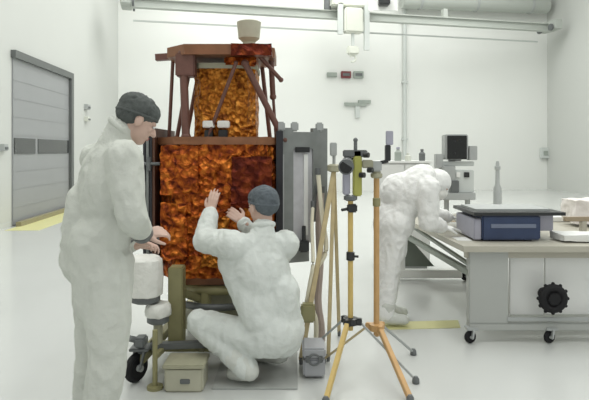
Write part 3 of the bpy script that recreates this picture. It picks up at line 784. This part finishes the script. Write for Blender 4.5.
# grey case on the floor behind crouching person
lo = P(303, 378, 3.69); hi = P(325, 347, 3.69)
t = thing('equipment_case', ((lo.x+hi.x)/2, 3.75, 0), 'small grey equipment case on floor behind crouching person', 'case')
bm = B(); boxp(bm, (lo.x, 3.66, .015), (hi.x, 3.88, hi.z-.07), .012); finish('case_body', bm, M['case'], t)
bm = B(); boxp(bm, (lo.x-.004, 3.655, hi.z-.066), (hi.x+.004, 3.885, hi.z), .012); finish('lid', bm, M['case'], t)
bm = B(); torus(bm, ((lo.x+hi.x)/2, 3.65, hi.z-.07), .035, .007, axis=(0,1,0), n=20, k=8); finish('handle', bm, M['steelD'], t)
for q in (.2, .8):
    bm = B(); boxp(bm, (lo.x+(hi.x-lo.x)*q-.012, 3.648, hi.z-.09), (lo.x+(hi.x-lo.x)*q+.012, 3.662, hi.z-.045), .003); finish('latch', bm, M['steelD'], t)

# ------------------------------------------------------------------ work table
tab = thing('work_table', (1.9, 5.4, 0), 'large rolling work table with pale top and grey end panel', 'table')
ZT = .76
bm = B(); prism(bm, [(1.30,4.30), (3.35,4.30), (3.35,6.52), (1.16,6.52)], ZT-.045, ZT)
finish('tabletop', bm, M['tabletop'], tab, smooth=False)
bm = B(); prism(bm, [(1.33,4.36), (3.3,4.36), (3.3,4.40), (1.33,4.40)], ZT-.10, ZT-.045); finish('apron', bm, M['tabletop'], tab, smooth=False)
bm = B(); boxp(bm, (P(468.5,0,4.36).x, 4.34, .155), (P(507.5,0,4.36).x, 4.42, ZT-.045), .006); finish('end_panel', bm, M['tablegrey'], tab)
bm = B(); boxp(bm, (P(507.5,0,4.5).x, 4.45, .19), (P(541,0,4.5).x, 4.48, ZT-.05), .004); finish('back_panel', bm, M['white'], tab)
bm = B(); boxp(bm, (P(543,0,4.5).x, 4.46, .19), (2.95, 4.49, ZT-.05), .004); finish('back_panel', bm, M['white'], tab)
bm = B(); boxp(bm, (P(468.5,0,4.36).x, 4.34, .10), (3.0, 4.42, .155), .006); finish('base_rail', bm, M['tablegrey'], tab)
bm = B(); boxp(bm, (P(506,0,4.36).x, 4.33, P(0,320,4.36).z), (3.0, 4.35, P(0,316.5,4.36).z), .003); finish('trim_strip', bm, M['steel'], tab)
bm = B(); bar(bm, (1.375,4.38,.54), (1.24,6.42,.54), .05, .05, .004); finish('side_rail', bm, M['tgreen'], tab)
bm = B(); bar(bm, (1.375,4.38,.60), (1.24,6.42,.70), .03, .03, .003); finish('side_rail', bm, M['tgreen'], tab)
bm = B(); boxp(bm, (1.215,6.42,.12), (1.27,6.48,ZT-.045), .004); finish('rear_leg', bm, M['white'], tab)
bm = B(); boxp(bm, (1.20,6.40,.035), (1.92,6.50,.125), .006); finish('rear_foot', bm, M['white'], tab)
bm = B()
v = [bm.verts.new(p) for p in ((1.272,6.40,.54), (1.60,6.40,.17), (1.272,6.40,.17), (1.272,6.44,.54), (1.60,6.44,.17), (1.272,6.44,.17))]
for f in ((0,1,2), (5,4,3), (0,3,4,1), (1,4,5,2), (2,5,3,0)): bm.faces.new([v[i] for i in f])
finish('gusset', bm, M['dgreen'], tab, smooth=False)  # dark green triangle in the rear corner below the tabletop
for x, y in ((P(471,0,4.36).x, 4.36), (P(550,0,4.36).x, 4.36), (3.0, 4.38), (1.16, 6.45), (1.97, 6.45)):
    caster(tab, (x-.01, y-.01, .05), .05, .035, .115, (.3,-1,0) , 'steel', 'black')
# handwheel
hwc = P(553, 298.5, 4.28)
bm = B(); torus(bm, hwc, .082, .030, axis=(0,1,0), n=36, k=12); hwh = finish('handwheel', bm, M['black'], tab)
bm = B(); tube(bm, hwc+V((0,-.03,0)), V((hwc.x, 4.46, hwc.z)), .045); tube(bm, hwc+V((0,-.012,0)), hwc+V((0,.012,0)), .09, None, 32)
for i in range(7):
    a = 2*math.pi*i/7; bar(bm, hwc, hwc+V((math.cos(a)*.08, 0, math.sin(a)*.08)), .034, .026)
finish('spoke_hub', bm, M['black'], hwh)
for i in range(12):
    a = 2*math.pi*i/12; p = hwc+V((math.cos(a)*.112, 0, math.sin(a)*.112))
    bm = B(); ball(bm, p, .014, None, 2); finish('grip_knob', bm, M['black'], hwh)

# navy case on the table
Yc = 4.52
x0, x1_ = P(476,0,Yc).x, P(541,0,Yc).x
zt_ = P(0,213,Yc).z
t = thing('instrument_case', ((x0+x1_)/2, Yc+.2, ZT), 'navy blue instrument case with flat black lid on the table', 'case')
bm = B(); boxp(bm, (x0+.05, Yc, ZT+.012), (x1_, Yc+.55, zt_-.02), .012); cb = finish('case_body', bm, M['blue'], t)
bm = B(); boxp(bm, (x0+.12, Yc-.006, P(0,228,Yc).z), (x1_-.04, Yc+.02, P(0,224,Yc).z), .002); finish('band', bm, M['bluel'], cb)
bm = B(); boxp(bm, (x0-.01, Yc+.02, ZT+.012), (x0+.055, Yc+.52, zt_-.05), .008); finish('end_cap', bm, M['lavender'], t)
bm = B(); prism(bm, [(x0-.02,Yc-.015), (P(565,0,Yc).x,Yc-.015), (P(565,0,Yc).x,Yc+.58), (x0-.02,Yc+.58)], zt_-.02, zt_+.006); finish('lid', bm, M['blackp'], t, smooth=False)
bm = B(); prism(bm, [(x0+.03,Yc+.10), (P(556,0,Yc).x,Yc+.10), (P(556,0,Yc).x,Yc+.5), (x0+.03,Yc+.5)], zt_+.006, zt_+.022); finish('lid_pad', bm, M['steel'], t, smooth=False)
bm = B(); boxp(bm, (x1_+.002, Yc+.06, P(0,232,Yc).z), (P(557,0,Yc).x, Yc+.4, zt_-.02), .008); finish('side_pocket', bm, M['lavender'], t)
for q in (.1, .9):
    bm = B(); boxp(bm, (x0+.06+(x1_-x0-.1)*q-.03, Yc+.03, ZT), (x0+.06+(x1_-x0-.1)*q+.02, Yc+.5, ZT+.014)); finish('foot', bm, M['blackp'], t)
# white cloth and tan bar at the right end of the table
bm = B(); prism(bm, [(P(561,0,4.5).x,4.45), (2.95,4.45), (2.95,4.68), (P(561,0,4.5).x,4.68)], ZT, ZT+.05); crinkle(bm, 4, .012, 8)
bmesh.ops.translate(bm, verts=bm.verts, vec=(0,0,.012))
tag(finish('folded_cloth', bm, M['white'], loc=(2.4,4.6,ZT)), 'folded white cloth on table right of navy case', 'cloth')
bm = B(); a = P(564,219,5.0); b = P(640,219,5.0); bar(bm, a, b, .045, .04, .004)
o = tag(finish('tan_rail', bm, M['tan'], loc=(a+b)/2), 'brown rail propped level on the right end of the table', 'rail')
for q in (.25, .85):
    p = a.lerp(b, q); bm = B(); boxp(bm, (p.x-.02, p.y-.03, ZT), (p.x+.02, p.y+.03, p.z-.018)); finish('support', bm, M['tabletop'], o)
bm = B(); p = P(581, 205, 5.45); boxp(bm, (p.x-.10, 5.35, ZT+.03), (p.x+.35, 5.65, P(0,200,5.45).z)); crinkle(bm, 4, .02, 7)
tag(finish('cloth_bundle', bm, M['pink'], loc=(p.x, 5.5, ZT)), 'pale pink cloth bundle behind the brown rail on the table', 'cloth')
# papers and tool by the gloves
bm = B(); boxp(bm, (1.33, 4.56, ZT), (1.445, 4.74, ZT+.004)); tag(finish('paper_sheet', bm, M['white'], loc=(1.6,4.7,ZT)), 'white sheet on table under the gloved hands', 'paper')
bm = B(); boxp(bm, (1.45,5.34,ZT), (1.66,5.44,ZT+.05), .01)
o = tag(finish('parts_tray', bm, M['white'], loc=(1.56,5.39,ZT)), 'small white tray on table left of navy case', 'tray')
bm = B(); boxp(bm, (1.47,5.36,ZT+.05), (1.64,5.42,ZT+.056)); finish('liner', bm, M['tan'], o)

# instrument rig with monitor at the back of the table
Yr = 6.25
rig = thing('instrument_rig', (P(455,0,Yr).x, Yr, ZT), 'cluttered grey instrument rig on back of table under the monitor', 'instrument')
def rb(name, x0, y0, x1, y1, Y0, Y1, m, bev=.006, par=rig):
    a, b = P(x0, y1, Yr), P(x1, y0, Yr)
    bm = B(); boxp(bm, (a.x, Y0, a.z), (b.x, Y1, b.z), bev); return finish(name, bm, M[m], par)
rb('shelf', 438, 192, 472, 199, 6.12, 6.42, 'steel')
for px in (446, 467):
    bm = B(); boxp(bm, (P(px,0,Yr).x-.02, 6.2, ZT), (P(px,0,Yr).x+.02, 6.26, P(0,195,Yr).z)); finish('support', bm, M['steel'], rig)
b_ = rb('instrument_box', 441, 166, 453, 183, 6.15, 6.35, 'steel')
rb('knob', 442, 176, 447, 181, 6.12, 6.16, 'blackp', .004, b_)
b_ = rb('instrument_box', 452, 170, 472, 192, 6.18, 6.38, 'pipe')
rb('dial', 462, 172, 467, 177, 6.16, 6.19, 'blackp', .003, b_)
rb('dial', 454, 172, 458, 177, 6.16, 6.19, 'white', .003, b_)
rb('instrument_box', 448, 180, 456, 192, 6.13, 6.2, 'steelD')
rb('backboard', 436, 161.5, 474, 166, 6.24, 6.34, 'pipe')
rb('instrument_box', 468, 146, 476, 160, 6.2, 6.32, 'steel')
rb('side_arm', 435, 154, 442, 168, 6.2, 6.3, 'steel')
bm = B(); boxp(bm, (P(452,0,Yr).x, 6.36, P(0,199,Yr).z), (P(458,0,Yr).x, 6.40, P(0,140,Yr).z)); finish('mast', bm, M['steel'], rig)
mon = thing('monitor', (P(455.5,0,Yr).x, 6.3, P(0,160,Yr).z), 'small black screened monitor above the instrument rig', 'monitor')
rb('housing', 444, 134.5, 467, 159.5, 6.20, 6.36, 'steel', .01, mon)
s_ = rb('screen', 446, 135.8, 465.2, 159, 6.185, 6.21, 'screen', .004, mon)
for px, py in ((453, 141), (459, 141), (453,153)): rb('reflection_dot', px-1, py-1, px+1, py+1, 6.18, 6.187, 'blackp', .001, s_)
rb('foot', 450, 159, 461, 161, 6.24, 6.34, 'steelD', .002, mon)
# slender grey post on the table
bm = B(); p = P(497.5, 214, 6.3); zt2 = P(0,161,6.3).z
lathe(bm, (p.x, 6.3, ZT), [(.09,0),(.09,.015),(.045,.03),(.045,.30),(.025,.36),(.02,zt2-ZT-.03),(.012,zt2-ZT)], 20)
o = tag(finish('slender_post', bm, M['steel'], loc=(p.x,6.3,ZT)), 'slender tapering grey post on round foot at back of table', 'post')
bm = B(); lathe(bm, (p.x, 6.3, zt2-.10), [(.02,0),(.032,.005),(.032,.04),(.02,.045)], 18); finish('collar', bm, M['steel'], o)
# flat white panel lying behind the navy case
bm = B(); boxp(bm, (P(468,0,6.0).x, 5.75, ZT+.002), (P(560,0,6.0).x, 6.15, ZT+.05), .006)
o = tag(finish('white_tray', bm, M['white'], loc=(2.3,5.9,ZT)), 'flat white tray on table behind the navy case', 'tray')

# white cupboard behind bending person with bottles on top
cl, cr_ = P(379,0,7.0).x, P(430,0,7.0).x; zc = P(0,161,7.0).z
cup = thing('cupboard', ((cl+cr_)/2, 7.2, 0), 'white cupboard behind bending person with bottles on top', 'cupboard')
bm = B(); boxp(bm, (cl, 7.0, .06), (cr_, 7.45, zc-.03), .008); finish('carcass', bm, M['white'], cup)
bm = B(); boxp(bm, (cl-.02, 6.97, zc-.03), (cr_+.02, 7.47, zc), .004); finish('top', bm, M['white'], cup)
bm = B(); boxp(bm, (cl+.03, 7.02, 0), (cr_-.03, 7.43, .06)); finish('plinth', bm, M['steel'], cup)
for s, (u0, u1) in enumerate(((cl+.01, (cl+cr_)/2-.004), ((cl+cr_)/2+.004, cr_-.01))):
    bm = B(); boxp(bm, (u0, 6.978, .08), (u1, 7.0, zc-.04), .004); dr = finish('door', bm, M['white'], cup)
    hx_ = u1-.04 if s == 0 else u0+.04
    bm = B(); tube(bm, (hx_, 6.955, .7), (hx_, 6.955, .85), .008); tube(bm, (hx_, 6.955, .71), (hx_, 6.985, .71), .006); tube(bm, (hx_, 6.955, .84), (hx_, 6.985, .84), .006); finish('handle', bm, M['steel'], dr)
def bottle(px, top, r, m, cm, label):
    x = P(px,0,7.15).x; h = P(0,top,7.15).z-zc
    t = thing('bottle', (x, 7.15, zc), label, 'bottle', 'bottles on the white cupboard')
    bm = B(); lathe(bm, (x, 7.15, zc), [(r*.92,0),(r,.01),(r,h*.62),(r*.45,h*.76),(r*.42,h*.84)], 20); finish('bottle_body', bm, M[m], t)
    bm = B(); lathe(bm, (x, 7.15, zc+h*.83), [(r*.52,0),(r*.52,h*.15),(r*.4,h*.17)], 16); finish('bottle_cap', bm, M[cm], t)
bottle(398, 147, .045, 'wallgr', 'lavender', 'grey green bottle on cupboard, left of the two squat bottles')
bottle(422, 149, .040, 'steelD', 'steelD', 'dark grey bottle on cupboard just left of the monitor')
bottle(408, 153, .040, 'pale', 'pale', 'short pale bottle on cupboard between the two dark ones')

# ------------------------------------------------------------------ light
w = bpy.data.worlds.new('World'); S.world = w; w.use_nodes = True
bg = w.node_tree.nodes['Background']; bg.inputs['Color'].default_value = (.985, 1.0, .985, 1); bg.inputs['Strength'].default_value = .66
def area(name, loc, sx, sy, power, rot=(0,0,0), col=(1,1,.97)):
    l = bpy.data.lights.new(name, 'AREA'); l.shape = 'RECTANGLE'; l.size = sx; l.size_y = sy; l.energy = power; l.color = col
    o = bpy.data.objects.new(name, l); COL.objects.link(o); o.location = loc; o.rotation_euler = rot
    return o
k = 0
for x in (-2.7, 1.6, 6.0):
    for y in (1.0, 6.0, 11.0, 16.0):
        area('ceiling_light', (x, y, HC-.05), 1.6, 3.6, 104 if y < 12 else 190, col=(1,1,.985))
S.view_settings.view_transform = 'Standard'; S.view_settings.look = 'None'
S.view_settings.exposure = 0.03; S.view_settings.gamma = 1.0
S.view_settings.use_curve_mapping = False

# ------------------------------------------------------------------ camera
cd = bpy.data.cameras.new('Camera'); cam = bpy.data.objects.new('Camera', cd); COL.objects.link(cam)
cam.location = (0, 0, CH); cam.rotation_euler = (math.pi/2, 0, 0)
cd.sensor_fit = 'HORIZONTAL'; cd.sensor_width = 36.0; cd.lens = F*36.0/589.0
cd.shift_y = -(200.0-HOR)/589.0
cd.clip_end = 200
S.camera = cam
